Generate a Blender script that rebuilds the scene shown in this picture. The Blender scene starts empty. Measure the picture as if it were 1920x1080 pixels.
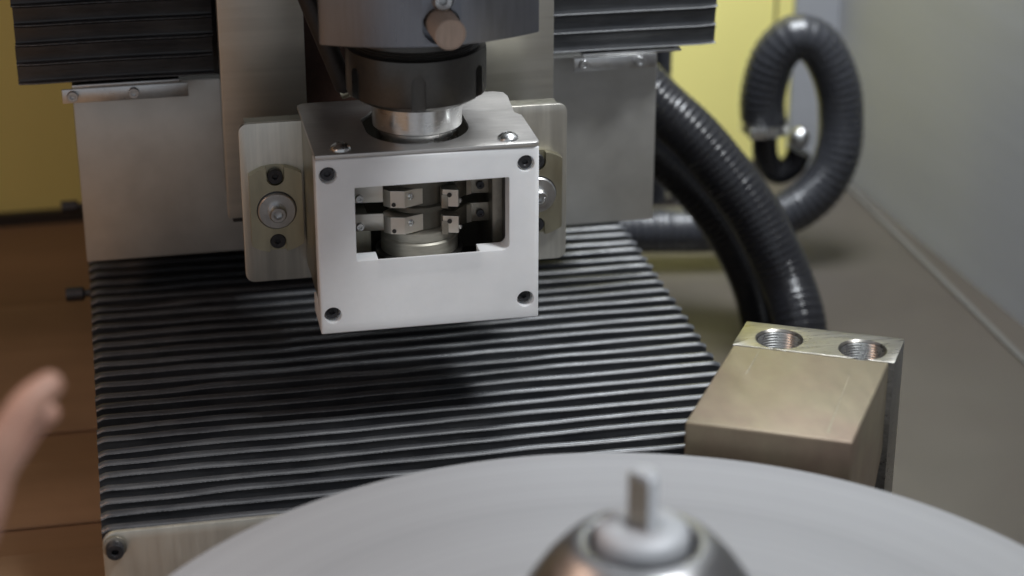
import bpy, bmesh, math, random
from mathutils import Vector, Matrix
from mathutils.geometry import tessellate_polygon
random.seed(7)
S = 0.001            # everything below is measured in millimetres
scene = bpy.context.scene
col = scene.collection

# ------------------------------------------------------------------ camera
cam_d = bpy.data.cameras.new('camera')
cam = bpy.data.objects.new('camera', cam_d)
col.objects.link(cam)
pitch, yaw = math.radians(23.4), math.radians(11.6)
Fw = Vector((math.sin(yaw)*math.cos(pitch), math.cos(yaw)*math.cos(pitch), -math.sin(pitch)))
Rt = Vector((math.cos(yaw), -math.sin(yaw), 0))
Up = Rt.cross(Fw)
m = Matrix((Rt, Up, -Fw)).transposed().to_4x4()
m.translation = Vector((-88.416, -863.206, 396.963))*S
cam.matrix_world = m
cam_d.sensor_width = 36
cam_d.lens = 73.125
cam_d.clip_start = 0.02
cam_d.clip_end = 30
cam_d.dof.use_dof = True
cam_d.dof.focus_distance = 0.965
cam_d.dof.aperture_fstop = 6.3
scene.camera = cam

# ------------------------------------------------------------------ light
world = bpy.data.worlds.new('World')
scene.world = world
world.use_nodes = True
bg = world.node_tree.nodes['Background']
bg.inputs[0].default_value = (0.86, 0.92, 1.0, 1)
bg.inputs[1].default_value = 0.39

def area(name, loc, target, size, power, color, sy=None):
    d = bpy.data.lights.new(name, 'AREA')
    d.shape = 'RECTANGLE'
    d.size = size*S
    d.size_y = (sy or size)*S
    d.energy = power
    d.color = color
    o = bpy.data.objects.new(name, d)
    col.objects.link(o)
    o.location = Vector(loc)*S
    o.rotation_euler = (Vector(target)-Vector(loc)).to_track_quat('-Z', 'Y').to_euler()
    return o
area('key_lamp', (802, -756, 1795), (60, 0, 0), 340, 32, (0.95, 0.98, 1.0))
area('rear_fill', (330, 270, 820), (335, 420, 0), 360, 5.8, (0.90, 0.95, 1.0)).data.spread = math.radians(105)  # added overhead fill, brightens the yellow wall and the rear
area('warm_fill', (-375, -150, 400), (-120, 120, -120), 200, 1.0, (1.0, 0.66, 0.48))  # added fill without a visible source, warms the left floor and metal

scene.view_settings.view_transform = 'Standard'
scene.view_settings.look = 'None'
scene.view_settings.exposure = 0
scene.view_settings.gamma = 1
scene.render.engine = 'CYCLES'

# ------------------------------------------------------------------ materials
def node(nt, t, **kw):
    n = nt.nodes.new(t)
    for k, v in kw.items():
        if k in n.inputs: n.inputs[k].default_value = v
        else: setattr(n, k, v)
    return n

def mat(name, color, rough=0.5, metal=0.0, streak=None, var=0.12, rvar=0.1, bump=0.0,
        blotch=0.0, blotch_color=None, blotch_scale=30, spec=0.5, coat=0.0, sss=0.0, aniso=0.0, own=False):
    """streak = per-axis noise scale (1/m): stretched grain in object space."""
    M = bpy.data.materials.new(name)
    M.use_nodes = True
    nt = M.node_tree
    b = nt.nodes['Principled BSDF']
    b.inputs['Metallic'].default_value = metal
    b.inputs['Specular IOR Level'].default_value = spec
    b.inputs['Coat Weight'].default_value = coat
    if sss:
        b.inputs['Subsurface Weight'].default_value = sss
        b.inputs['Subsurface Scale'].default_value = 0.01
        b.inputs['Subsurface Radius'].default_value = (1, 0.9, 0.8)
    if aniso: b.inputs['Anisotropic'].default_value = aniso
    tc = node(nt, 'ShaderNodeTexCoord')
    mp = node(nt, 'ShaderNodeMapping')
    # every copy gets its own stretch of the pattern
    oi = node(nt, 'ShaderNodeObjectInfo')
    sh = node(nt, 'ShaderNodeVectorMath', operation='MULTIPLY_ADD')
    cb = node(nt, 'ShaderNodeCombineXYZ')
    for k_ in range(3): nt.links.new(oi.outputs['Random'], cb.inputs[k_])
    nt.links.new(cb.outputs[0], sh.inputs[0]); sh.inputs[1].default_value = (7.3, 3.1, 5.7) if own else (0, 0, 0)
    nt.links.new(tc.outputs['Object'], sh.inputs[2])
    pos = sh.outputs[0]
    nt.links.new(pos, mp.inputs[0])
    mp.inputs['Scale'].default_value = streak or (400, 400, 400)
    nz = node(nt, 'ShaderNodeTexNoise', Scale=1.0, Detail=4.0, Roughness=0.6)
    nt.links.new(mp.outputs[0], nz.inputs['Vector'])
    r = node(nt, 'ShaderNodeMapRange')
    r.inputs['From Min'].default_value = 0.25; r.inputs['From Max'].default_value = 0.75
    r.inputs['To Min'].default_value = 1-var; r.inputs['To Max'].default_value = 1+var
    nt.links.new(nz.outputs['Fac'], r.inputs['Value'])
    mul = node(nt, 'ShaderNodeVectorMath', operation='SCALE')
    base = nt.nodes.new('ShaderNodeRGB'); base.outputs[0].default_value = (*color, 1)
    src = base.outputs[0]
    nb = node(nt, 'ShaderNodeTexNoise', Scale=blotch_scale, Detail=5.0, Roughness=0.62)
    nt.links.new(pos, nb.inputs['Vector'])
    if blotch:
        cr = node(nt, 'ShaderNodeMapRange')
        cr.inputs['From Min'].default_value = 0.42; cr.inputs['From Max'].default_value = 0.68
        cr.inputs['To Max'].default_value = blotch
        nt.links.new(nb.outputs['Fac'], cr.inputs['Value'])
        mx = nt.nodes.new('ShaderNodeMix'); mx.data_type = 'RGBA'
        nt.links.new(cr.outputs[0], mx.inputs[0])
        nt.links.new(src, mx.inputs[6])
        mx.inputs[7].default_value = (*(blotch_color or color), 1)
        src = mx.outputs[2]
    nt.links.new(src, mul.inputs[0])
    nt.links.new(r.outputs[0], mul.inputs['Scale'])
    nt.links.new(mul.outputs[0], b.inputs['Base Color'])
    r2 = node(nt, 'ShaderNodeMapRange')
    r2.inputs['From Min'].default_value = 0.3; r2.inputs['From Max'].default_value = 0.7
    r2.inputs['To Min'].default_value = max(0.03, rough-rvar); r2.inputs['To Max'].default_value = min(1, rough+rvar)
    ad = node(nt, 'ShaderNodeMath', operation='ADD')
    hf = node(nt, 'ShaderNodeMath', operation='MULTIPLY'); hf.inputs[1].default_value = 0.5
    nt.links.new(nz.outputs['Fac'], ad.inputs[0]); nt.links.new(nb.outputs['Fac'], ad.inputs[1])
    nt.links.new(ad.outputs[0], hf.inputs[0]); nt.links.new(hf.outputs[0], r2.inputs['Value'])
    nt.links.new(r2.outputs[0], b.inputs['Roughness'])
    if bump:
        bp = node(nt, 'ShaderNodeBump', Strength=bump, Distance=0.0004)
        nt.links.new(nz.outputs['Fac'], bp.inputs['Height'])
        nt.links.new(bp.outputs[0], b.inputs['Normal'])
    return M

M = {}
M['white'] = mat('white_plastic', (0.90, 0.90, 0.905), 0.42, 0, var=0.02, rvar=0.06, bump=0.05, sss=0.25, blotch=0.5, blotch_color=(0.76, 0.77, 0.78), blotch_scale=25)
M['cover'] = mat('ground_steel_sheet', (0.60, 0.58, 0.56), 0.42, 0.85, streak=(60, 900, 300), var=0.12, bump=0.12, blotch=0.6, blotch_color=(0.54, 0.52, 0.50), blotch_scale=40)
M['housing'] = mat('machined_aluminium', (0.40, 0.385, 0.32), 0.42, 1, streak=(350, 350, 20), var=0.14, bump=0.10)
M['wing'] = mat('brushed_aluminium', (0.68, 0.65, 0.58), 0.38, 0.85, streak=(190, 190, 9), var=0.22, bump=0.25, blotch=0.5, blotch_color=(0.58, 0.56, 0.50), blotch_scale=20)
M['oval'] = mat('champagne_plate', (0.56, 0.53, 0.40), 0.38, 1, streak=(300, 300, 60), var=0.07, bump=0.06)
M['inner'] = mat('dull_inner_wall', (0.16, 0.15, 0.125), 0.5, 0.7, var=0.1)
M['block_streak'] = mat('pale_streak', (0.27, 0.24, 0.18), 0.5, 0.5, var=0.3)
M['steel'] = mat('bright_steel', (0.68, 0.68, 0.67), 0.24, 1, streak=(300, 300, 900), var=0.10, bump=0.08)
M['zinc'] = mat('zinc_steel', (0.62, 0.62, 0.62), 0.33, 1, var=0.08, bump=0.06)
M['black_screw'] = mat('black_oxide_screw', (0.055, 0.055, 0.06), 0.38, 0.6, var=0.2, bump=0.15)
M['spindle'] = mat('blued_steel', (0.25, 0.26, 0.29), 0.34, 0.9, streak=(500, 500, 60), var=0.08, bump=0.05)
M['nut'] = mat('black_oxide_nut', (0.10, 0.095, 0.088), 0.36, 0.75, var=0.10, bump=0.08)
M['copper'] = mat('brown_fibre_pad', (0.52, 0.39, 0.31), 0.6, 0, streak=(900, 900, 120), var=0.16, bump=0.15)
M['column'] = mat('column_steel', (0.72, 0.70, 0.64), 0.38, 0.85, streak=(9, 9, 240), var=0.07, bump=0.10, blotch=0.5, blotch_color=(0.50, 0.48, 0.43), blotch_scale=9)
M['bigplate'] = mat('slide_plate_steel', (0.55, 0.54, 0.51), 0.45, 0.75, streak=(30, 30, 30), var=0.10, bump=0.06, blotch=0.6, blotch_color=(0.44, 0.43, 0.40), blotch_scale=22)
M['dark'] = mat('dark_steel', (0.05, 0.045, 0.042), 0.5, 0.5, var=0.2)
M['redbrown'] = mat('red_brown_painted_back', (0.075, 0.040, 0.030), 0.45, 0.2, var=0.2)
M['pleat'] = mat('black_coated_fabric', (0.034, 0.036, 0.041), 0.38, 0, streak=(60, 500, 500), var=0.25, rvar=0.13, bump=0.3, spec=0.62, own=True, blotch=0.55, blotch_color=(0.085, 0.088, 0.092), blotch_scale=26)
M['hem'] = mat('stitched_hem', (0.15, 0.155, 0.165), 0.45, 0, own=True, streak=(900, 900, 900), var=0.9, rvar=0.2, bump=0.6, spec=0.8)
M['hose'] = mat('black_hose_rubber', (0.012, 0.012, 0.014), 0.21, 0, var=0.2, bump=0.1)
M['hose_grey'] = mat('dark_grey_hose', (0.028, 0.029, 0.034), 0.30, 0, var=0.15, bump=0.1)
M['yellow'] = mat('yellow_paint', (0.88, 0.79, 0.28), 0.5, 0, streak=(6, 6, 3), var=0.05)
M['wall_steel'] = mat('enclosure_steel', (0.37, 0.375, 0.40), 0.6, 0.15, streak=(3, 3, 50), var=0.05, blotch=0.5, blotch_color=(0.35, 0.36, 0.385), blotch_scale=4)
M['floor_steel'] = mat('tray_steel', (0.078, 0.066, 0.055), 0.42, 0.2, streak=(5, 5, 5), var=0.12, blotch=0.6, blotch_color=(0.075, 0.068, 0.055), blotch_scale=6)
M['floor_trim'] = mat('trim_steel', (0.12, 0.115, 0.105), 0.5, 0.3)
M['brown'] = mat('warm_reflection_brown', (0.36, 0.235, 0.145), 0.65, 0.0, streak=(2, 14, 2), var=0.25, blotch=0.8, blotch_color=(0.29, 0.185, 0.11), blotch_scale=9, spec=0.2)  # warm reflection in the steel floor, put into the colour
M['brown_dark'] = mat('shade_band_and_wall_brown', (0.27, 0.17, 0.10), 0.6, 0.0, streak=(2, 14, 2), var=0.25, spec=0.2)  # painted shade bands of the left floor, plain colour of the left wall
M['skin'] = mat('skin', (0.36, 0.20, 0.145), 0.55, 0, var=0.08, blotch=0.5, blotch_color=(0.40, 0.19, 0.14), blotch_scale=60, sss=0.1)
M['block'] = mat('champagne_ground_block', (0.235, 0.20, 0.14), 0.47, 0.6, streak=(150, 45, 60), var=0.10, rvar=0.08, bump=0.10, blotch=0.9, blotch_color=(0.205, 0.15, 0.115), blotch_scale=24)
M['block_edge'] = mat('milled_steel', (0.30, 0.285, 0.26), 0.32, 1, streak=(60, 700, 700), var=0.25, bump=0.35, blotch=0.6, blotch_color=(0.24, 0.23, 0.215), blotch_scale=60)
M['thread'] = mat('thread_steel', (0.48, 0.48, 0.47), 0.3, 1, var=0.1)
M['disc'] = mat('matte_aluminium_disc', (0.272, 0.276, 0.284), 0.85, 0.0, streak=(3, 3, 3), var=0.03, rvar=0.04, spec=0.15)
M['hub'] = mat('turned_hub_steel', (0.36, 0.36, 0.365), 0.36, 1, streak=(60, 60, 700), var=0.10)
M['nutlight'] = mat('satin_nut_steel', (0.46, 0.47, 0.49), 0.62, 0.4, var=0.05)
M['insert'] = mat('carbide_insert', (0.84, 0.80, 0.73), 0.4, 1, streak=(90, 90, 90), var=0.04, rvar=0.04)
M['insert_dark'] = mat('dark_tool_steel', (0.36, 0.33, 0.28), 0.42, 0.9, var=0.15)
M['base'] = mat('worn_tool_steel', (0.42, 0.40, 0.34), 0.5, 0.7, streak=(80, 80, 500), var=0.2, bump=0.1)
def radial(m_, scale, amount, off=(0, 0)):
    '''turning marks: tone and gloss vary with the distance from the axis'''
    nt = m_.node_tree
    b = nt.nodes['Principled BSDF']
    tc = node(nt, 'ShaderNodeTexCoord')
    mp = node(nt, 'ShaderNodeMapping'); mp.inputs['Scale'].default_value = (1, 1, 0)
    nt.links.new(tc.outputs['Object'], mp.inputs[0])
    ln = node(nt, 'ShaderNodeVectorMath', operation='LENGTH')
    nt.links.new(mp.outputs[0], ln.inputs[0])
    prev = b.inputs['Base Color'].links[0].from_socket
    for sc, am in ((scale, amount), (scale*9, amount*0.45)):
        nz = nt.nodes.new('ShaderNodeTexNoise'); nz.noise_dimensions = '1D'
        nz.inputs['Scale'].default_value = sc; nz.inputs['Detail'].default_value = 2
        nt.links.new(ln.outputs['Value'], nz.inputs['W'])
        mr = node(nt, 'ShaderNodeMapRange')
        mr.inputs['From Min'].default_value = 0.3; mr.inputs['From Max'].default_value = 0.7
        mr.inputs['To Min'].default_value = 1-am; mr.inputs['To Max'].default_value = 1+am
        nt.links.new(nz.outputs['Fac'], mr.inputs['Value'])
        sc_ = node(nt, 'ShaderNodeVectorMath', operation='SCALE')
        nt.links.new(prev, sc_.inputs[0]); nt.links.new(mr.outputs[0], sc_.inputs['Scale'])
        prev = sc_.outputs[0]
    nt.links.new(prev, b.inputs['Base Color'])
radial(M['disc'], 38, 0.06)
M['front'] = mat('end_plate_steel', (0.60, 0.59, 0.53), 0.42, 0.75, streak=(300, 300, 25), var=0.07, bump=0.08)

# ------------------------------------------------------------------ mesh helpers
def circle(cx, cy, r, n=32, a0=0, a1=360):
    full = abs(a1-a0) >= 360
    k = n if full else n+1
    return [(cx+r*math.cos(math.radians(a0+(a1-a0)*i/n)), cy+r*math.sin(math.radians(a0+(a1-a0)*i/n))) for i in range(k)]

def rrect(x0, y0, x1, y1, r=(2, 2, 2, 2), n=6):
    """counter-clockwise rounded rectangle; radii: (x0,y0) (x1,y0) (x1,y1) (x0,y1)"""
    if not isinstance(r, tuple): r = (r,)*4
    out = []
    for (cx, cy, sx, sy, a, rr) in ((x0, y0, 1, 1, 180, r[0]), (x1, y0, -1, 1, 270, r[1]), (x1, y1, -1, -1, 0, r[2]), (x0, y1, 1, -1, 90, r[3])):
        if rr <= 0: out.append((cx, cy)); continue
        for i in range(n+1):
            t = math.radians(a+90*i/n)
            out.append((cx+sx*rr+rr*math.cos(t), cy+sy*rr+rr*math.sin(t)))
    return out

AX = {'y': lambda u, v, w: (u, w, v), 'z': lambda u, v, w: (u, v, w), 'x': lambda u, v, w: (w, u, v)}

class MB:
    def __init__(s): s.v = []; s.f = []; s.mi = []
    def add(s, vs, fs, mi=0):
        o = len(s.v); s.v += [Vector(p) for p in vs]
        s.f += [[o+i for i in f] for f in fs]; s.mi += [mi]*len(fs)
        return s
    def prism(s, poly, axis, w0, w1, holes=(), mi=0):
        """poly in the plane across axis: 'y' -> (x,z), 'z' -> (x,y), 'x' -> (y,z)"""
        loops = [poly]+list(holes)
        flat = [p for l in loops for p in l]
        tris = tessellate_polygon([[Vector((p[0], p[1], 0)) for p in l] for l in loops]) if (holes or len(poly) > 4) else None
        n = len(flat)
        vs = [AX[axis](u, v, w0) for u, v in flat]+[AX[axis](u, v, w1) for u, v in flat]
        fs = []
        if tris and not holes:
            fs += [list(range(n))[::-1], [i+n for i in range(n)]]
        elif tris:
            fs += [list(t) for t in tris]+[[i+n for i in t] for t in tris]
        else:
            fs += [[3, 2, 1, 0], [n, n+1, n+2, n+3]]
        o = 0
        for l in loops:
            k = len(l)
            fs += [[o+i, o+(i+1) % k, n+o+(i+1) % k, n+o+i] for i in range(k)]
            o += k
        return s.add(vs, fs, mi)
    def box(s, x0, y0, z0, x1, y1, z1, mi=0):
        return s.prism([(x0, y0), (x1, y0), (x1, y1), (x0, y1)], 'z', z0, z1, mi=mi)
    def lathe(s, prof, c=(0, 0, 0), axis=(0, 0, 1), n=48, mi=0, closed=False):
        """prof = [(r, h)...] along axis from c; r=0 ends close"""
        q = Vector((0, 0, 1)).rotation_difference(Vector(axis).normalized())
        vs, rows = [], []
        for r, h in prof:
            if r < 1e-6:
                rows.append([len(vs)]); vs.append(Vector((0, 0, h)))
            else:
                rows.append([len(vs)+i for i in range(n)])
                vs += [Vector((r*math.cos(2*math.pi*i/n), r*math.sin(2*math.pi*i/n), h)) for i in range(n)]
        fs = []
        for a, b in zip(rows, rows[1:]):
            if len(a) == 1 and len(b) == 1: continue
            for i in range(n):
                j = (i+1) % n
                if len(a) == 1: fs.append([a[0], b[j], b[i]])
                elif len(b) == 1: fs.append([a[i], a[j], b[0]])
                else: fs.append([a[i], a[j], b[j], b[i]])
        vs = [q @ v+Vector(c) for v in vs]
        return s.add(vs, fs, mi)
    def socket(s, c, axis, r, h, hexr, dome=0.0, spin=0.3, cham=0.12, n=36):
        """screw head with a hexagon socket; c = seat centre, axis = outward"""
        q = Vector((0, 0, 1)).rotation_difference(Vector(axis).normalized())
        rings = []
        if dome:
            for k in range(6):
                a = k/6*math.radians(80)
                rr = r*math.cos(a)
                if rr < hexr*1.25: break
                rings.append([(rr*math.cos(2*math.pi*i/n), rr*math.sin(2*math.pi*i/n), h*math.sin(a)) for i in range(n)])
            zt = h*0.97
        else:
            for rr, z in ((r, 0), (r, h*(1-cham)), (r*(1-cham*0.7), h)):
                rings.append([(rr*math.cos(2*math.pi*i/n), rr*math.sin(2*math.pi*i/n), z) for i in range(n)])
            zt = h
        def hx(a):
            t = (a-spin) % (math.pi/3)-math.pi/6
            return hexr*math.cos(math.pi/6)/math.cos(t)
        for z, k in ((zt, 1.12), (zt-0.06*h, 1.0), (zt-h*0.6, 1.0)):
            rings.append([(k*hx(2*math.pi*i/n)*math.cos(2*math.pi*i/n), k*hx(2*math.pi*i/n)*math.sin(2*math.pi*i/n), z) for i in range(n)])
        vs = [v for rg in rings for v in rg]
        fs = []
        for a in range(len(rings)-1):
            for i in range(n):
                j = (i+1) % n
                fs.append([a*n+i, a*n+j, (a+1)*n+j, (a+1)*n+i])
        fs.append([(len(rings)-1)*n+i for i in range(n)])
        return s.add([q @ Vector(v)+Vector(c) for v in vs], fs)
    def build(s, name, material, parent=None, origin=None, smooth=True, bevel=0, ang=38, label=None, seg=2):
        o0 = Vector(origin) if origin is not None else (Vector(parent['_o']) if parent and '_o' in parent else Vector((0, 0, 0)))
        me = bpy.data.meshes.new(name)
        me.from_pydata([(v-o0)*S for v in s.v], [], s.f)
        for mm in (material if isinstance(material, (list, tuple)) else [material]): me.materials.append(mm)
        me.polygons.foreach_set('material_index', s.mi)
        bm = bmesh.new(); bm.from_mesh(me)
        bmesh.ops.remove_doubles(bm, verts=bm.verts, dist=1e-6)
        bmesh.ops.recalc_face_normals(bm, faces=bm.faces)
        if bevel:
            es = [e for e in bm.edges if len(e.link_faces) == 2 and e.calc_face_angle(0) > math.radians(50)]
            bmesh.ops.bevel(bm, geom=es, offset=bevel*S, segments=seg, affect='EDGES', profile=0.5, clamp_overlap=True)
        bm.to_mesh(me); bm.free()
        if smooth:
            me.shade_smooth()
            me.set_sharp_from_angle(angle=math.radians(ang))
        o = bpy.data.objects.new(name, me)
        col.objects.link(o)
        if parent: o.parent = parent
        elif origin is not None: o.location = o0*S
        o['_o'] = tuple(o0)
        if label: o['label'] = label
        return o

def carve(obj, *cutters):
    """subtract MB shapes (in the same world millimetres) from obj's mesh"""
    o0 = Vector(obj['_o'])
    for c in cutters:
        co = c.build('cutter_tmp', M['dark'], origin=o0, smooth=False)
        co.location = (0, 0, 0)
        t = obj.parent; obj.parent = None; loc = obj.location.copy(); obj.location = (0, 0, 0)
        md = obj.modifiers.new('b', 'BOOLEAN'); md.operation = 'DIFFERENCE'; md.solver = 'EXACT'; md.object = co
        bpy.context.view_layer.update()
        dg = bpy.context.evaluated_depsgraph_get()
        me = bpy.data.meshes.new_from_object(obj.evaluated_get(dg))
        obj.modifiers.clear()
        obj.data = me
        bpy.data.objects.remove(co)
        obj.parent = t; obj.location = loc
    obj.data.shade_smooth(); obj.data.set_sharp_from_angle(angle=math.radians(35))
    return obj

def thing(name, label, cat, loc, group=None):
    o = bpy.data.objects.new(name, None); col.objects.link(o)
    o.empty_display_size = 0.02
    o.location = Vector(loc)*S
    o['_o'] = tuple(loc)
    o['label'] = label; o['category'] = cat
    if group: o['group'] = group
    return o

def tag(o, label, cat, group=None):
    o['label'] = label; o['category'] = cat
    if group: o['group'] = group
    return o

def struct(name, mb, material, **k):
    o = mb.build(name, material, **k); o['kind'] = 'structure'; return o

def catmull(pts, step):
    P = [Vector(p) for p in pts]
    P = [2*P[0]-P[1]]+P+[2*P[-1]-P[-2]]
    out = []
    for i in range(1, len(P)-2):
        n = max(2, int((P[i+1]-P[i]).length/step))
        for k in range(n):
            t = k/n
            a, b, c, d = P[i-1:i+3]
            out.append(0.5*((2*b)+(c-a)*t+(2*a-5*b+4*c-d)*t*t+(3*b-a-3*c+d)*t**3))
    out.append(P[-2])
    return out

def hose_mb(pts, r, pitch=5.0, depth=0.6, n=28, shape=None):
    c = catmull(pts, pitch/6.0)
    L = 0; mb = MB(); vs = []; fs = []
    up = None
    for i, p in enumerate(c):
        t = (c[min(i+1, len(c)-1)]-c[max(i-1, 0)]).normalized()
        if up is None: up = t.orthogonal().normalized()
        up = (up-t*up.dot(t)).normalized()
        sd = t.cross(up)
        if i: L += (p-c[i-1]).length
        ph = (L/pitch) % 1.0
        rr = r+depth*(math.sin(math.pi*ph)**0.7-0.6) if depth else r
        if shape: rr *= shape(i/len(c))
        for k in range(n):
            a = 2*math.pi*k/n
            vs.append(p+up*rr*math.cos(a)+sd*rr*math.sin(a))
    for i in range(len(c)-1):
        for k in range(n):
            j = (k+1) % n
            fs.append([i*n+k, i*n+j, (i+1)*n+j, (i+1)*n+k])
    fs.append(list(range(n))); fs.append([(len(c)-1)*n+k for k in range(n)])
    return mb.add(vs, fs)

# ------------------------------------------------------------------ the setting
struct('floor', MB().box(-104, -900, -154, 900, 700, -150), M['floor_steel'])
struct('shade_band_base', MB().box(-900, -900, -154, -104.2, 700, -149.5), M['brown_dark'])  # shows between the panels as painted dark bands of shade
for y0, y1 in ((-880, 85), (113, 184), (220, 405)):
    struct('warm_floor_panel', MB().box(-900, y0, -149.4, -104.4, y1, -147.0), M['brown'], bevel=1.2)  # steel floor in brown: its warm reflection is painted on
tag(MB().prism([(447, 556), (449, -300), (453.5, -300), (451, 556)], 'z', -149.4, -148.6).build('floor_seam_strip', M['floor_trim'], smooth=False), 'pale narrow steel strip running along the foot of the grey right wall', 'trim strip')
w = thing('back_wall', 'yellow painted enclosure wall behind the black hoses', 'wall', (0, 560, -150))
MB().box(-900, 560, -150, 402, 566, 600).build('painted_panel', M['yellow'], w, smooth=False)
MB().box(404, 558, -150, 416, 566, 600).build('painted_panel', M['yellow'], w, smooth=False)
MB().box(401, 561, -150, 405, 565, 600).build('panel_seam', M['dark'], w, smooth=False)
MB().box(-900, 553, -150, 420, 559.9, -141).build('bottom_rail', M['dark'], w, smooth=False)
MB().box(417, 556, -150, 452, 564, 600).build('corner_strip', M['wall_steel'], w, smooth=False)
rw = MB().prism([(451, 556), (478, 160), (540, -900), (548, -900), (486, 160), (459, 556)], 'z', -150, 700).build('side_wall', M['wall_steel'], smooth=False, origin=(460, 0, -150))
lw = MB().prism([(-408, 556), (-416, 556), (-416, -170), (-408, -170)], 'z', -146.9, 700).build('side_wall', M['brown_dark'], smooth=False, origin=(-412, 0, -150))
tag(lw, 'dark brown enclosure wall on the left, outside the picture', 'wall')
tag(rw, 'plain satin grey steel enclosure wall on the right', 'wall')

# ------------------------------------------------------------------ big slide plate and column
bp_ = thing('slide_plate', 'wide dull steel plate standing across the back above the pleated cover', 'machine plate', (50, 168, -24))
o = MB().prism([(-104.3, -24), (202.5, -24), (202.5, 72), (-104.3, 72)], 'y', 168, 176).build('plate', M['bigplate'], bp_, bevel=0.6)
for (x0, x1) in ((152, 214), (-109, -47)):
    MB().box(x0+5, 148.6, 77.6, x1-4, 168, 78.9).box(x0, 147, 70.2, x1-18 if x0 > 0 else x1, 148.5, 77.4).build('angle_bracket', M['zinc'], bp_, bevel=0.25)
    for sx in (x0+5, x0+35):
        MB().socket((sx, 146.9, 74.2), (0, -1, 0), 2.7, 2.6, 1.3).build('bolt', M['zinc'], bp_)
MB().box(-104, 176.2, 72.1, 202, 181, 640).build('back_panel', M['dark'], bp_, smooth=False)  # unseen upper part raised to block the overhead fill

blocker = thing('rear_light_blocker', 'unseen dark block added behind the wide steel plate to stop light', 'light blocker', (50, 400, -150))
MB().box(-70, 270, -149, 150, 552, -20).build('blocker_foot', M['dark'], blocker, bevel=3)
MB().box(-100, 184, -19.9, 170, 552, 620).build('blocker_body', M['dark'], blocker, bevel=3)  # both blocks are unseen, added to keep light off the left side
cp = thing('column', 'tall brushed steel column plates behind the dark spindle', 'machine column', (50, 112, 15))
for x0, x1 in ((-32.6, 8.6), (93, 132.6)):
    MB().prism([(x0, 17 if x0 < 0 else 20), (x1, 17 if x0 < 0 else 20), (x1, 520), (x0, 520)], 'y', 110, 118).build('column_plate', M['column'], cp, bevel=0.5)
MB().box(8.8, 150, 15, 92.8, 158, 330).build('recess_back', M['redbrown'], cp, smooth=False)
MB().box(-30, 118.2, 12, 8.4, 166, 330).build('column_rib', M['dark'], cp, smooth=False)
MB().box(93.2, 118.2, 12, 130, 166, 330).build('column_rib', M['dark'], cp, smooth=False)

# ------------------------------------------------------------------ pleated covers
def pleat_mesh(name, x0, x1, seed, prof, flat_end, nx=56, amp=0.22):
    rnd = random.Random(seed)
    ph = [rnd.uniform(0, 6.28) for _ in range(6)]
    fr = [rnd.uniform(0.012, 0.05), rnd.uniform(0.05, 0.12), rnd.uniform(0.15, 0.3)]
    cx = rnd.uniform(x0+10, x0+60); cw = rnd.uniform(8, 26); ca = rnd.choice((0, 0, 0.7, 1.0))
    cx2 = rnd.uniform(x0+120, x1-10); ca2 = rnd.choice((0, 0, 0, 0.5))
    vs, fs = [], []
    K = len(prof)
    # denser columns near the ends
    xs = [x0+(x1-x0)*i/nx for i in range(nx+1)]
    xs = sorted(set(xs+[x0+0.7, x0+1.6, x0+3, x1-0.7, x1-1.6, x1-3]))
    for x in xs:
        dz = amp*(math.sin(x*fr[0]+ph[0])+0.6*math.sin(x*fr[1]+ph[1])+0.25*math.sin(x*fr[2]+ph[2]))
        dy = amp*1.2*(math.sin(x*fr[0]*1.3+ph[3])+0.4*math.sin(x*fr[1]+ph[4]))
        e = min(x-x0, x1-x)
        ez = -1.3*math.exp(-(e/2.2)**2*1.2)
        fl = math.exp(-(min(abs(x-x0)/16, 9)))*flat_end+ca*math.exp(-((x-cx)/cw)**2)+ca2*math.exp(-((x-cx2)/14)**2)
        for (y, z, k) in prof:
            zz = z+(dz+ez)*k
            yy = y+dy*k
            if k > 0.01 and z > -3.4 and y > 1.2:       # soften the crest where the cloth lies flat
                zz += fl*0.55*min(1, (y-1.2)/3)
            vs.append((x, yy, zz))
    n = len(xs)
    for i in range(n-1):
        for j in range(K):
            a = i*K+j; b = i*K+(j+1) % K
            fs.append([a, b, b+K, a+K])
    fs.append([j for j in range(K)]); fs.append([(n-1)*K+j for j in range(K)])
    mi = [0]*len(fs)
    for t in range((n-1)*K):
        if t % K in HEM: mi[t] = 1
    me = bpy.data.meshes.new(name)
    me.from_pydata([Vector(v)*S for v in vs], [], fs)
    me.materials.append(M['pleat']); me.materials.append(M['hem'])
    me.polygons.foreach_set('material_index', mi)
    bm = bmesh.new(); bm.from_mesh(me); bmesh.ops.recalc_face_normals(bm, faces=bm.faces); bm.to_mesh(me); bm.free()
    me.shade_smooth(); me.set_sharp_from_angle(angle=math.radians(55))
    return me

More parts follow.
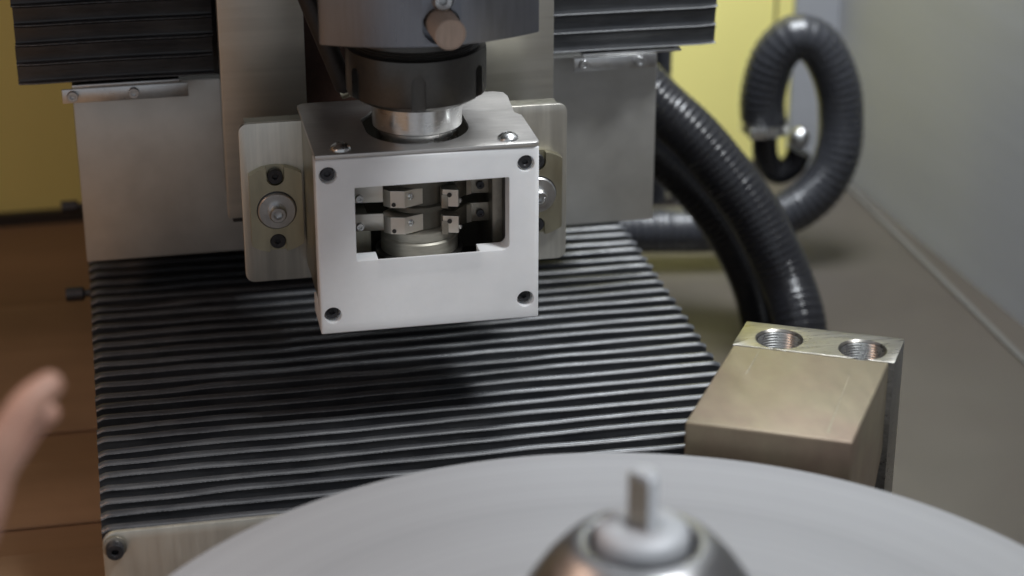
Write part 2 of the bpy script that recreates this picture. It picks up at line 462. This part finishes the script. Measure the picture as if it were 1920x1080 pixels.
# cross-section of one fold: (depth, height, how much the wave moves it)
PROF = [(1.0, -7.5, 0.0), (0.6, -4.6, 0.5), (0.18, -1.25, 1), (0.0, -1.0, 1), (0.05, -0.74, 1), (0.4, -0.36, 1), (0.9, 0.02, 1), (1.5, 0.3, 1),
        (2.4, 0.42, 1), (3.6, 0.0, 1), (6.0, -1.8, 0.8), (9.0, -4.2, 0.4), (12.7, -7.2, 0), (12.7, -7.5, 0)]
HEM = (3,)
covX = (-104.6, 205.6)
bel = thing('pleated_way_cover', 'wide black pleated cover lying flat below the white box, its folds running across', 'bellows cover', (50, 90, -62))
variants = [pleat_mesh('pleat', covX[0]-50, covX[1]-50, 100+i, PROF, (0.2, 0.9, 0.5, 1.0, 0.1, 0.6, 0.3)[i], ) for i in range(7)]
PITCH = 11.9
for i in range(27):
    y = -61.5+i*PITCH
    o = bpy.data.objects.new('pleat', variants[(i*3+i//7) % 7]); col.objects.link(o)
    o.parent = bel
    o.location = (random.uniform(-.25, .25)*S, (y-90+random.uniform(-.3, .3))*S, (-55+62)*S)
    o.rotation_euler = (0, 0, random.uniform(-0.0012, 0.0012))
MB().box(-101, -61, -78, 202, 262, -62.3).build('cover_frame', M['dark'], bel, smooth=False)

fp = thing('cover_end_plate', 'thin grey steel end plate at the front of the pleated cover', 'end plate', (50, -66, -150))
o = MB().prism(rrect(-104.7, -150, 205, -54.6, (0, 0, 6, 6)), 'y', -66, -63.5).build('plate', M['front'], fp, bevel=0.45)
def socket_bolt(parent, c, axis, r, h, hr, wr, name='bolt', mats=None):
    b = MB().socket(c, axis, r, h, hr).build(name, mats or M['black_screw'], parent)
    if wr:
        a = Vector(axis)
        MB().lathe([(0, 0), (wr, 0), (wr, 1.0), (wr-0.3, 1.2), (0, 1.2)], Vector(c)-a*0.2, axis, 32).build('washer', M['insert_dark'], b)
    return b
socket_bolt(fp, (-99.6, -67.2, -60.9), (0, -1, 0), 3.9, 5.4, 1.7, 5.2)
bs = thing('machine_bed', 'dark machine bed beneath the pleated cover', 'machine bed', (50, 100, -150))
MB().box(-98, -60, -150, 198, 400, -78.2).build('bed_body', M['dark'], bs, smooth=False)
for i, (x, y, z) in enumerate(((-113, 216, -62), (-114.6, 352, -62))):
    t = thing('cap_bolt', ('small black bolt head left of the pleated cover, the nearer one', 'small black bolt head left of the pleated cover, up beside the slide plate')[i], 'bolt', (x, y, z), 'bolts beside the pleated cover')
    MB().lathe([(0, -5), (4, -5), (4, 4), (3.2, 5), (0, 5)], (x, y, z), (1, 0, 0), 20).build('bolt_head', M['black_screw'], t)
    MB().lathe([(0, 5), (2, 5), (2, 16), (0, 16)], (x, y, z), (1, 0, 0), 16).build('shank', M['black_screw'], t)

# vertical covers on both sides of the column (folds stacked in height)
def vertical_cover(x0, x1, label):
    t = thing('vertical_pleated_cover', label, 'bellows cover', ((x0+x1)/2, 150, 79.6), 'vertical pleated covers beside the column')
    # fold tip points at the viewer; (depth, height)
    pr = [(9, -0.4), (1.2, -0.15), (0.25, 0.0), (0, 0.25), (0.15, 0.6), (0.9, 0.85), (3.4, 1.2), (3.6, 2.2), (1.6, 6.6), (0.9, 9.3), (9, 9.3)]
    mb = MB()
    xs = [x0]+[x0+(x1-x0)*i/12 for i in range(1, 12)]+[x1]
    mats = []
    for v in range(1):
        vs = []; fs = []
        K = len(pr)
        for x in xs:
            e = min(x-x0, x1-x)
            for (y, z) in pr:
                vs.append((x, y+(1.2 if (e < 0.5 and y < 3) else 0)+0.25*math.sin(x*0.07), z+0.2*math.sin(x*0.05)))
        for i in range(len(xs)-1):
            for j in range(K):
                fs.append([i*K+j, i*K+(j+1) % K, (i+1)*K+(j+1) % K, (i+1)*K+j])
        fs.append(list(range(K))); fs.append([(len(xs)-1)*K+j for j in range(K)])
        me = bpy.data.meshes.new('pleat')
        cx = (x0+x1)/2
        me.from_pydata([Vector((a-cx, b, c))*S for a, b, c in vs], [], fs)
        me.materials.append(M['pleat']); me.materials.append(M['hem'])
        mi = [0]*len(fs)
        for q in range((len(xs)-1)*K):
            if q % K in (3,): mi[q] = 1
        me.polygons.foreach_set('material_index', mi)
        bm = bmesh.new(); bm.from_mesh(me); bmesh.ops.recalc_face_normals(bm, faces=bm.faces); bm.to_mesh(me); bm.free()
        me.shade_smooth(); me.set_sharp_from_angle(angle=math.radians(50))
    for k in range(14):
        o = bpy.data.objects.new('pleat', me); col.objects.link(o); o.parent = t
        o.location = (random.uniform(-.4, .4)*S, 0, (k*9.9+0.4)*S)
    MB().box(x0+5, 157, 80, x1-5, 163, 226).build('cover_frame', M['dark'], t, smooth=False)
    return t
vertical_cover(133, 229.6, 'black pleated cover hanging upright to the right of the column')
vertical_cover(-129.6, -33.2, 'black pleated cover hanging upright to the left of the column')

# ------------------------------------------------------------------ mounting bracket with the two oval caps
br = thing('mounting_bracket', 'wide brushed aluminium mounting plate behind the white box with rounded corners', 'bracket', (50, 65, 0))
MB().prism(rrect(-28.6, 1.0, 129.3, 81.3, 4.5), 'y', 65, 67.5).build('bracket_plate', M['wing'], br, bevel=0.3)
MB().box(-25, 67.6, 4, 126, 80, 79.6).build('bracket_body', M['housing'], br, bevel=0.6)
for cx, cz, sg in ((-12.7, 39.2, 1), (113.6, 37.6, -1)):
    R, hw = 21.6, 12.4
    a = math.degrees(math.acos(hw/R))
    top = circle(cx, cz, R, 14, a, 180-a)
    bot = circle(cx, cz, R, 14, 180+a, 360-a)
    cap = MB().prism(top+bot, 'y', 60.2, 64.9).build('oval_cap', M['oval'], br, bevel=0)
    cut1 = MB().prism(circle(cx, cz+16.6, 4.3, 20, 180, 360)+[(cx+4.3, cz+30), (cx-4.3, cz+30)], 'y', 50, 63.6)
    cut2 = MB().prism(circle(cx, cz-16.2, 4.0, 20, 0, 180)+[(cx-4.0, cz-30), (cx+4.0, cz-30)], 'y', 50, 63.6)
    carve(cap, cut1, cut2)
    wa = MB().lathe([(0, 0), (9.0, 0), (9.0, 1.4), (8.5, 1.9), (4.6, 2.0), (0, 2.0)], (cx, 60.1, cz), (0, -1, 0), 56).build('washer', M['zinc'], br)
    MB().lathe([(9.5, 0), (9.5, 0.2), (0, 0.2)], (cx, 60.15, cz), (0, -1, 0), 56).build('recess_ring', M['black_screw'], br)
    MB().socket((cx, 58.1, cz), (0, -1, 0), 4.2, 5.2, 2.2, cham=0.25).build('bolt', M['zinc'], br)
    for dz in (16.6, -16.2):
        MB().socket((cx, 63.4, cz+dz), (0, -1, 0), 3.7, 3.0, 1.5).build('screw', M['black_screw'], br)

# ------------------------------------------------------------------ white guard box
gb = thing('guard_box', 'white plastic fronted box with a steel top cover and a window onto the cutters', 'guard box', (50.5, 0, 0))
T = 10.0
fpz = MB().prism([(0, 0), (101.3, 0), (101.3, 84), (0, 84)], 'y', 0, T).build('front_plate', M['white'], gb, bevel=0.7, seg=3)
win = MB().prism(rrect(17.2, 34.8, 87.6, 70.3, (0.6, 3.2, 0.8, 0.6)), 'y', -3, T+3)
notch = MB().prism([(27.2, 26.5), (74.0, 26.5), (74.0, 40), (27.2, 40)], 'y', 1.1, T+3)
bores = []
corners = ((5.6, 77.0), (95.2, 76.2), (5.6, 9.2), (95.2, 9.6))
for (x, z) in corners:
    dd = 4.4 if z > 40 else 6.6
    bores.append(MB().lathe([(0, -5), (4.0, -5), (4.0, dd), (0, dd)], (x, 0, z), (0, 1, 0), 32))
carve(fpz, win, notch, *bores)
for (x, z) in corners:
    MB().socket((x, 4.3 if z > 40 else 6.5, z), (0, -1, 0), 3.2, 2.4, 1.5, spin=random.random()).build('screw', M['black_screw'], gb)
# white lower skirt behind the front plate, sides, floor, back
MB().box(0.15, T+.05, 0.2, 101.1, 28, 9.5).build('lower_skirt', M['white'], gb, bevel=0.4)
MB().box(1.0, T+.05, 9.6, 6.0, 64.8, 83.9).build('side_panel', M['housing'], gb, bevel=0.4)
MB().box(95.4, T+.05, 9.6, 100.4, 64.8, 83.9).build('side_panel', M['housing'], gb, bevel=0.4)
MB().box(6.1, 58, 9.6, 95.3, 62, 83.9).build('inner_back', M['inner'], gb, smooth=False)
MB().box(6.1, T+.05, 9.7, 95.3, 57.9, 14).build('inner_floor', M['dark'], gb, smooth=False)
MB().box(6.1, 34, 14.1, 28.5, 57.9, 40).build('inner_ledge', M['housing'], gb, bevel=0.3)
MB().box(84, 22, 14.1, 95.2, 57.9, 83.8).build('inner_ledge', M['insert_dark'], gb, bevel=0.4)
MB().box(88.5, 14, 14.1, 95.2, 21.9, 83.8).build('inner_ledge', M['dark'], gb, bevel=0.3)
cov = MB().prism([(0.2, 1.0)]+[(99.0, -0.6), (101.0, 0.4), (101.6, 2.5)]+[(101.4, 39), (98.8, 43)]+[(100.6, 68), (99.6, 73.5), (95, 76)]+[(3, 76), (0.2, 73.5)], 'z', 84.05, 86.2,
                 holes=[circle(50.6, 31, 23.6, 26, 180, 360)+[(74.2, 47), (70.5, 54), (66, 60), (35, 60), (27, 47)]]).build('top_cover', M['cover'], gb, bevel=0.35)
for (x, y) in ((12.6, 8.4), (88.4, 7.0)):
    MB().socket((x, y, 86.2), (0, 0, 1), 4.9, 2.9, 1.9, dome=1, spin=random.random()).build('dome_screw', M['steel'], gb)
# spring strips and Z brackets inside, each tier with its screws
for zt in (48.0, 62.0):
    stp = MB().prism([(19.0, 27.6), (33.5, 26.2), (40, 22.5), (40, 23.6), (34, 27.4), (19.0, 28.8)], 'z', zt-9.6, zt-1.2).build('spring_strip', M['insert'], gb, bevel=0.15)
    MB().socket((22.6, 27.0, zt-7.2), (0, -1, 0), 1.8, 1.3, 0.8).build('screw', M['zinc'], gb)
    MB().prism([(66.5, 22.0), (71.0, 27.5), (74.5, 30.5), (83.8, 30.0), (83.8, 31.4), (74, 31.9), (70, 28.6), (65.6, 23.0)], 'z', zt-10, zt-0.8).build('bent_bracket', M['insert_dark'], gb, bevel=0.15)
    MB().prism([(72.9, 28.2), (75.4, 29.4), (75.4, 30.0), (73.5, 29.4)], 'z', zt-9.8, zt-1.0).build('bracket_edge', M['insert'], gb)
    MB().socket((79.6, 29.6, zt-5.6), (0, -1, 0), 1.9, 1.4, 0.8).build('screw', M['black_screw'], gb)

# ------------------------------------------------------------------ milling cutter in the box
mc = thing('milling_cutter', 'two tier milling cutter with bright inserts seen through the window of the white box', 'cutter', (50.6, 30, 20))
MB().lathe([(0, 14.2), (20.5, 14.2), (20.5, 27.6), (19.6, 28.4), (18.2, 28.5)], (50.6, 30, 0), n=56).build('lower_ring', M['nut'], mc)
MB().lathe([(18.0, 28.0), (18.0, 34.8), (17.2, 35.6), (17.2, 36.0), (17.6, 36.4), (17.2, 40.2), (12, 41.2), (0, 41.2)], (50.6, 30, 0), n=56).build('tool_body', M['base'], mc)
MB().lathe([(0, 41.2), (13.5, 41.2), (13.5, 49.8), (15.6, 50.2), (15.6, 52.5), (13.5, 53), (13.5, 62), (16, 62.4), (16, 70), (0, 70)], (50.6, 30, 0), n=48).build('arbor', M['inner'], mc)
for zt in (49.3, 62.2):
    h = MB().prism([(33.0, 23.0), (32.3, 17.0), (35.2, 14.2), (41.5, 12.6), (57.0, 19.4), (59.0, 21.5), (58, 26), (36, 26)], 'z', zt-8.2, zt)
    ho = h.build('insert_holder', M['insert'], mc, bevel=0.2, ang=14)
    MB().lathe([(0, 0), (1.7, 0), (1.5, 0.7), (0.7, 1.0), (0, 0.6)], (44.2, 13.8, zt-3.0), (0.40, -0.9, 0), 20).build('screw', M['steel'], ho)
    MB().lathe([(0, 0), (1.0, 0), (1.0, 0.3), (0, 0.3)], (36.6, 13.7, zt-6.6), (-0.25, -0.95, 0), 14).build('pin_hole', M['dark'], ho)
    MB().prism([(56.8, 19.0), (58.6, 19.6), (58.6, 21.5), (57.2, 21)], 'z', zt-8.0, zt-0.4).build('insert_edge', M['copper'], ho)
    g = MB().prism([(58.9, 17.8), (59.4, 14.6), (66.3, 12.4), (67.2, 14.8), (66, 20), (60, 22)], 'z', zt-9.4, zt-1.2).build('insert_holder', M['insert'], mc, bevel=0.2, ang=14)
    MB().prism([(58.8, 14.4), (61.6, 13.4), (61.9, 14.2), (59.4, 18)], 'z', zt-10.2, zt-3.6).build('insert_edge', M['insert_dark'], g, bevel=0.1)
    MB().lathe([(0, 0), (1.1, 0), (1.1, 0.3), (0, 0.3)], (62.3, 13.35, zt-3.6), (-0.3, -0.95, 0), 14).build('pin_hole', M['dark'], g)
    MB().lathe([(0, 0), (1.2, 0), (1.0, 0.8), (0, 1.2)], (67.2, 14.2, zt-7.0), (0.6, -0.8, 0), 14).build('screw', M['steel'], g)
# bright shank, collet nut and spindle head above
sh = thing('tool_shank', 'bright polished steel ring between the collet nut and the steel top cover', 'tool shank', (50.6, 30, 70))
MB().lathe([(0, 70.3), (19.0, 70.3), (19.0, 88.6), (20.0, 88.8), (20.6, 89.4), (20.6, 104), (0, 104)], (50.6, 30, 0), n=72).build('shank_ring', M['steel'], sh)
nt_ = thing('collet_nut', 'black collet nut with rounded spanner slots above the bright shank', 'collet nut', (50.6, 30, 104))
nb_ = MB().lathe([(0, 101.0), (22.5, 101.0), (24.6, 101.6), (27.5, 103.2), (31.6, 105.6), (31.9, 106.4), (31.9, 124.5), (31.4, 126.5), (29.5, 127), (0, 127)], (50.6, 30, 0), n=96).build('nut_body', M['nut'], nt_)
cuts = []
for k in range(6):
    a = math.radians(-97+60*k)
    c = Vector((50.6+31.4*math.cos(a), 30+31.4*math.sin(a), 0))
    d = Vector((math.cos(a), math.sin(a), 0)); s_ = Vector((-d.y, d.x, 0))
    poly = [(-3.2, 98.0), (3.2, 98.0)]+[(3.2*math.cos(t), 117.2+3.2*math.sin(t)) for t in [math.pi*i/10 for i in range(11)]]
    mb = MB(); n = len(poly)
    vs = [c-d*2.4+s_*u+Vector((0, 0, z)) for u, z in poly]+[c+d*6+s_*u+Vector((0, 0, z)) for u, z in poly]
    mb.add(vs, [list(range(n))[::-1], [i+n for i in range(n)]]+[[i, (i+1) % n, n+(i+1) % n, n+i] for i in range(n)])
    cuts.append(mb)
carve(nb_, *cuts)
MB().lathe([(29.3, 127.1), (28.6, 127.6), (29.3, 128.2), (28.6, 128.8), (29.3, 129.4), (28.6, 130), (29.3, 130.6), (29.0, 131.6), (28, 139)], (50.6, 30, 0), n=96).build('threaded_neck', M['nut'], nt_)
spd = thing('spindle_head', 'large dark blued spindle housing at the top with a curved front', 'spindle head', (50.6, 30, 137))
arc = []
cxs = 51.2
for i in range(33):
    t = -1+2*i/32
    arc.append((cxs+48.2*t, -21.5+13.5*t*t))
sp_poly = arc+[(92, 30), (84, 58), (28, 58), (14, 30)]
sb_ = MB().prism(sp_poly, 'z', 139.4, 300).build('spindle_body', M['spindle'], spd, bevel=0.9, ang=30)
MB().prism(rrect(-220, -94, 96, 104, 14), 'z', 206, 420).build('shade_casing', M['wall_steel'], spd, bevel=2)  # added above the view to cast shade on the left pleats
carve(sb_, MB().lathe([(0, -3), (8.4, -3), (8.4, 9), (0, 9)], (53.9, -22, 148.8), (0, 1, 0), 40))
MB().lathe([(0, -6), (6.7, -6), (6.8, 16.2), (6.4, 16.9), (6.0, 17.0), (5.8, 16.7), (0, 16.7)], (54.3, -20.5, 149.4), (0.04, -1, 0), 48).build('brown_pin', M['copper'], spd, label='brown round pin end sticking out of the front')
MB().socket((54.2, -20.6, 160.4), (0, -1, 0), 4.7, 5.0, 1.6, cham=0.35).build('set_screw', M['zinc'], spd)
nz_ = thing('coolant_nozzle', 'small dark slanted nozzle with a brass tip left of the collet nut', 'nozzle', (22, 48, 100))
d = Vector((0.36, 0.02, -1)).normalized()
MB().lathe([(0, -60), (4.6, -60), (4.6, 0), (3.6, 2), (0, 2)], (20.5, 52, 101), d, 24).build('nozzle_tube', M['dark'], nz_)
MB().lathe([(0, -2), (3.2, -2), (3.2, 5), (2.2, 8), (0, 8)], (20.5, 52, 98.6), (0.9, -0.1, 0.3), 24).build('nozzle_tip', M['oval'], nz_)
MB().lathe([(0, -2), (1.8, -2), (1.8, 4), (0, 4)], (29.5, 50, 94.0), (0.2, -0.9, 0.3), 6).build('hex_tip', M['steel'], nz_)

# ------------------------------------------------------------------ block on the right
bk = thing('sensor_block', 'champagne coloured steel block with two threaded holes on the right behind the disc', 'metal block', (180, -90, -60))
BZ = 10.0
c0 = Vector((187.7, -45.6, 0))            # back left corner of the top
ux = Vector((math.cos(math.radians(-27.1)), math.sin(math.radians(-27.1)), 0))   # to the right
uy = Vector((-math.cos(math.radians(58.6)), -math.sin(math.radians(58.6)), 0))   # towards the viewer
def blk(u, v, z): return c0+ux*u+uy*v+Vector((0, 0, z))
def blk_prism(poly, z0, z1, mb=None):
    mb = mb or MB(); n = len(poly)
    vs = [blk(u, v, z0) for u, v in poly]+[blk(u, v, z1) for u, v in poly]
    return mb.add(vs, [list(range(n)), [i+n for i in range(n)]]+[[i, (i+1) % n, n+(i+1) % n, n+i] for i in range(n)])
W, Dp, s1 = 70.8, 106.0, 26.5
bb = blk_prism([(0.3, s1), (W-2.2, s1), (W-2.2, Dp), (0.3, Dp)], -62, BZ).build('block_body', M['block'], bk, bevel=1.1, seg=3)
# slanting cut under the far right of the body
blk_cut = MB()
n = 3
pp = [(s1-2, -30), (s1-2, -70), (s1+40, -70)]
vs = [blk(-5, v, z) for v, z in pp]+[blk(W+5, v, z) for v, z in pp]
blk_cut.add(vs, [[0, 1, 2], [3, 4, 5], [0, 1, 4, 3], [1, 2, 5, 4], [2, 0, 3, 5]])
carve(bb, blk_cut)
ep = blk_prism(rrect(0, 0, W, s1-0.1, (0.8, 1.6, 0.1, 0.1)), -110, BZ).build('holed_plate', M['block_edge'], bk, bevel=0.5)
hc = []
for (u, v) in ((18.2, 15.0), (55.2, 16.2)):
    p = blk(u, v, 0)
    hc.append(MB().lathe([(0, BZ-34), (9.8, BZ-34), (9.8, BZ-0.9), (10.9, BZ+0.2), (10.9, BZ+5), (0, BZ+5)], p, n=40))
carve(ep, *hc)
for (u, v) in ((18.2, 15.0), (55.2, 16.2)):
    prof = []
    z = BZ-1.2
    while z > BZ-30:
        prof += [(9.6, z), (9.1, z-0.65)]; z -= 1.3
    prof += [(8.7, z), (0, z)]
    MB().lathe(prof, blk(u, v, 0), n=40).build('threaded_hole', M['thread'], bk, ang=20)
sp2 = blk_prism([(W-2.1, s1), (W+1.0, s1-0.5), (W+1.0, s1+30), (W-2.1, s1+30)], -110, -8)
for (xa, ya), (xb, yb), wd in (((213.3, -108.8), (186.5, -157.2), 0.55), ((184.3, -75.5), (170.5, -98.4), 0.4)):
    # paler streaks along the top: hair-thin raised ridges
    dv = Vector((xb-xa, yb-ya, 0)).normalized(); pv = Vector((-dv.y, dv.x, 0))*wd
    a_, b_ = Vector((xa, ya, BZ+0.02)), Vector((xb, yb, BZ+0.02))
    MB().add([a_-pv*0.3, a_+pv*0.3, b_+pv, b_-pv, (a_+b_)/2+Vector((0, 0, 0.12))], [[0, 1, 4], [1, 2, 4], [2, 3, 4], [3, 0, 4], [3, 2, 1, 0]]).build('top_streak', M['block_streak'], bk, smooth=False)
bks = thing('block_support', 'dark steel post carrying the champagne block', 'post', (215, -85, -150))
blk_prism([(10, 8), (60, 8), (60, 60), (10, 60)], -150, -110.2).build('post_body', M['dark'], bks, smooth=False)
blk_prism([(12, 40), (58, 40), (58, 80), (12, 80)], -110, -62.1).build('post_arm', M['dark'], bks, smooth=False)

# ------------------------------------------------------------------ grey disc with its hub
DC = (63.3, -324.0)
dk = thing('rotor_disc', 'large flat pale grey disc in the foreground', 'disc', (DC[0], DC[1], -12))
MB().lathe([(0, -12), (189.5, -12), (191.0, -10.8), (191.0, -1.0), (190.2, 0), (150, 0.0), (112, 0.0), (110, 0.35), (62, 0.55), (60.5, 1.4), (44, 1.5), (0, 1.5)], (DC[0], DC[1], 0), n=256).build('disc_plate', M['disc'], dk, ang=20)
hb = thing('arbor_hub', 'domed polished steel hub with a threaded stud standing on the grey disc', 'hub', (DC[0], DC[1], 1.5))
MB().lathe([(52, 1.55), (52, 6), (49, 18), (45.5, 30), (41.5, 41), (36.8, 51), (31, 60), (26.6, 65.4), (23.6, 68.4), (21.6, 69.9), (19.6, 70.5), (17.2, 70.3), (16.2, 69.2), (16.0, 58), (0, 58)], (DC[0], DC[1], 0), n=128).build('hub_dome', M['hub'], hb, ang=60)
MB().lathe([(13.0, 58.1), (14.2, 60), (14.2, 68.2), (14.8, 69), (14.6, 73.2), (13.2, 75.4), (9.5, 76.3), (6.0, 76.4), (5.2, 76.0)], (DC[0], DC[1], 0), n=64).build('clamping_nut', M['nutlight'], hb, ang=60)
prof = [(0, 58.2), (4.4, 58.2)]
z = 74.5
while z < 93.0:
    prof += [(4.45, z), (4.95, z+0.5)]; z += 1.0
prof += [(4.4, z), (3.7, z+0.9), (0, z+1.1)]
st = MB().lathe(prof, (DC[0], DC[1], 0), n=40).build('stud', M['nutlight'], hb, ang=30)
carve(st, MB().prism([(DC[0]-12, DC[1]-12), (DC[0]+1.6, DC[1]-12), (DC[0]+0.2, DC[1]-4.2), (DC[0]-4.6, DC[1]+1), (DC[0]-12, DC[1]+3)], 'z', 75.5, 110))
MB().add([(DC[0]+0.15, DC[1]-4.3, 76.5), (DC[0]-4.5, DC[1]+0.8, 76.5), (DC[0]-4.2, DC[1]+1.1, 76.5), (DC[0]+0.45, DC[1]-4.0, 76.5),
          (DC[0]+0.15, DC[1]-4.3, 91.2), (DC[0]-4.5, DC[1]+0.8, 94.2), (DC[0]-4.2, DC[1]+1.1, 94.2), (DC[0]+0.45, DC[1]-4.0, 91.2)],
         [[3, 2, 1, 0], [4, 5, 6, 7], [0, 1, 5, 4], [1, 2, 6, 5], [2, 3, 7, 6], [3, 0, 4, 7]]).build('shaded_flat', M['insert_dark'], hb, smooth=False)  # thin dark plate: the stud's shaded side put into colour

# ------------------------------------------------------------------ hoses
pA = [(196, 312, 40), (219.2, 300.0, 20.5), (238.6, 290.0, 0.6), (258.1, 280.0, -17.7), (276.1, 270.0, -39.5), (290.8, 260.0, -61.0), (301.4, 250.0, -82.4), (309.4, 240.0, -103.5), (312.2, 225.0, -122.0), (311.6, 212.0, -149.0)]
tag(hose_mb(pA, 16.4, 4.3, 0.52).build('ribbed_hose', M['hose'], origin=(311, 212, -149)), 'thick glossy black ribbed hose curving down behind the champagne block', 'hose')
pB = [(200, 345, -10), (221.1, 330.0, -27.0), (239.2, 322.0, -43.5), (257.3, 314.0, -60.1), (274.9, 304.0, -81.0), (289.2, 294.0, -105.3), (297.4, 282.0, -127.2), (300.7, 268.0, -149.0)]
tag(hose_mb([(x+7, y, z+5) for x, y, z in pB], 16.0, 4.4, 0.45).build('ribbed_hose', M['hose'], origin=(300, 268, -149)), 'dull black ribbed hose running down just below and left of the glossy one', 'hose')
pC = [(343.6, 400.0, -60), (341.5, 400.0, -36.4), (346.8, 398.0, -10.2), (359.8, 395.0, 4.3), (375.8, 392.0, -1.1), (388.1, 388.0, -24.5), (392.0, 385.0, -49.8), (389.2, 380.0, -74.3), (378.6, 378.0, -95.6), (360.6, 378.0, -110.4), (335.5, 380.0, -119.2), (307.2, 385.0, -123.5), (271.4, 390.0, -123.3), (205, 400.0, -121.2)]
tag(hose_mb(pC, 15.0, 5.2, 0.75).build('ribbed_hose', M['hose_grey'], origin=(360, 390, -110)), 'thick dark grey ribbed hose bent in a tall loop before the yellow wall', 'hose')
fc = thing('hose_fitting', 'metal clamp and black elbow holding the end of the looped hose', 'hose fitting', (345, 400, -85))
MB().lathe([(15.6, -3.6), (16.4, -3.6), (16.4, 3.6), (15.6, 3.6), (15.6, -3.6)], (343.6, 400, -57), (0.05, 0, 1), 48).build('clamp_band', M['zinc'], fc)
MB().box(328, 383, -61, 342, 386, -53).build('clamp_screw_box', M['steel'], fc, bevel=1)
hose_mb([(344, 400, -61), (346, 400, -80), (354, 400, -91), (364, 398, -87), (369, 397, -76)], 8.5, 5, 0).build('elbow', M['hose'], fc)
MB().lathe([(0, -7), (4, -6.4), (6.5, -3), (7, 0), (6.5, 3), (4, 6.4), (0, 7)], (366, 392, -65), (0.5, 0, 0.8), 32).build('ball_joint', M['zinc'], fc)
tag(hose_mb([(272, 400, 60), (271.8, 400, -20), (271.2, 400, -80), (271, 402, -106)], 5.8, 5, 0).build('straight_hose', M['hose_grey'], origin=(271, 402, -106)), 'thin dark upright hose partly behind the steel slide plate', 'hose')
pe = thing('rear_frame_bar', 'dark horizontal frame bar low in front of the yellow wall', 'frame bar', (300, 500, -150))
MB().box(190, 500, -150, 350, 512, -143).build('bar', M['dark'], pe, bevel=0.5)
# tan tube at the left
CAMP = Vector((-88.4, -863.2, 397.0))
# blurred hand reaching in at the left edge: tapered limbs fused into one continuous skin
def limb(mb, pts, radii, n=18):
    pts = [CAMP+(Vector(p)-CAMP)*0.86 for p in pts]; radii = [r_*0.86 for r_ in radii]
    P = catmull(pts, 1.5); Q = catmull([(r_, 0, 0) for r_ in radii], 0.01) if False else None
    m_ = len(P)
    up = None; vs = []; fs = []
    rows = []
    R = []
    for i in range(m_):
        u = i/(m_-1)*(len(radii)-1); k = min(int(u), len(radii)-2); f = u-k
        R.append(radii[k]*(1-f)+radii[k+1]*f)
    t0 = (P[0]-P[1]).normalized(); t1 = (P[-1]-P[-2]).normalized()
    caps0 = [(P[0]+t0*R[0]*math.sin(a), R[0]*math.cos(a)) for a in (1.45, 1.15, .8, .4)]
    caps1 = [(P[-1]+t1*R[-1]*math.sin(a), R[-1]*math.cos(a)) for a in (.4, .8, 1.15, 1.45)]
    allp = caps0+list(zip(P, R))+caps1
    for i, (p, rr) in enumerate(allp):
        t = (allp[min(i+1, len(allp)-1)][0]-allp[max(i-1, 0)][0]).normalized()
        if up is None: up = t.orthogonal().normalized()
        up = (up-t*up.dot(t)).normalized(); sd = t.cross(up)
        vs += [p+up*rr*math.cos(2*math.pi*k/n)+sd*rr*math.sin(2*math.pi*k/n) for k in range(n)]
    L = len(allp)
    fs = [[i*n+k, i*n+(k+1) % n, (i+1)*n+(k+1) % n, (i+1)*n+k] for i in range(L-1) for k in range(n)]
    fs += [list(range(n)), [(L-1)*n+k for k in range(n)]]
    mb.add(vs, fs)
hm = MB()
limb(hm, [(-113.2, -246.0, 103.6), (-119.2, -250.0, 100.4), (-125.8, -254.0, 92.4), (-131.7, -258.0, 82.3), (-141, -262.0, 62)], [4.6, 6.0, 6.6, 6.7, 7.8, 8.2])
limb(hm, [(-114.8, -238.0, 89.6), (-120.1, -240.0, 87.3), (-128.7, -246.0, 79.4), (-137.4, -254.0, 70.8), (-147, -262.0, 56)], [4.0, 5.4, 6.2, 6.8, 8.2])
limb(hm, [(-142.2, -230.0, 60.3), (-145.5, -227.0, 54.5), (-148.7, -235.0, 58.6), (-151.8, -248.0, 60.9), (-153.3, -262.0, 52.1)], [4.6, 6.2, 6.8, 7.4, 8.4])
limb(hm, [(-151.6, -223.0, 41.9), (-154.3, -221.0, 39.8), (-157.2, -231.0, 46.1), (-155.0, -246.0, 48.6), (-159.0, -262.0, 44.8)], [4.2, 5.6, 6.2, 7.0, 8.2])
limb(hm, [(-150, -290, 60.8), (-154, -290.0, 56.5), (-158, -284, 46.3), (-163, -273.0, 30.5)], [5.0, 6.8, 8.0, 10.5, 11.5])
for e_ in ((-141, -262, 62), (-147, -262, 56), (-153.3, -262, 52.1), (-159, -262, 44.8)):
    limb(hm, [e_, (-158, -266, 36), (-170, -270, 14)], [8.4, 11.0, 12.0, 14.0])
limb(hm, [(-166, -268, 20), (-180, -272, -8), (-205, -284, -50), (-240, -300, -110)], [15.0, 17.5, 21.0, 27.0])
hd = hm.build('hand', M['skin'], origin=(-156, -350, 70))
rm = hd.modifiers.new('fuse', 'REMESH'); rm.mode = 'VOXEL'; rm.voxel_size = 0.001; rm.use_smooth_shade = True
sm_ = hd.modifiers.new('soften', 'SMOOTH'); sm_.factor = 0.5; sm_.iterations = 5
bpy.context.view_layer.update()
me_ = bpy.data.meshes.new_from_object(hd.evaluated_get(bpy.context.evaluated_depsgraph_get()))
hd.modifiers.clear(); hd.data = me_; me_.shade_smooth()
tag(hd, 'bare hand reaching in at the left edge, out of focus, with forefinger extended', 'hand')

for o in list(bpy.data.objects):
    if '_o' in o: del o['_o']
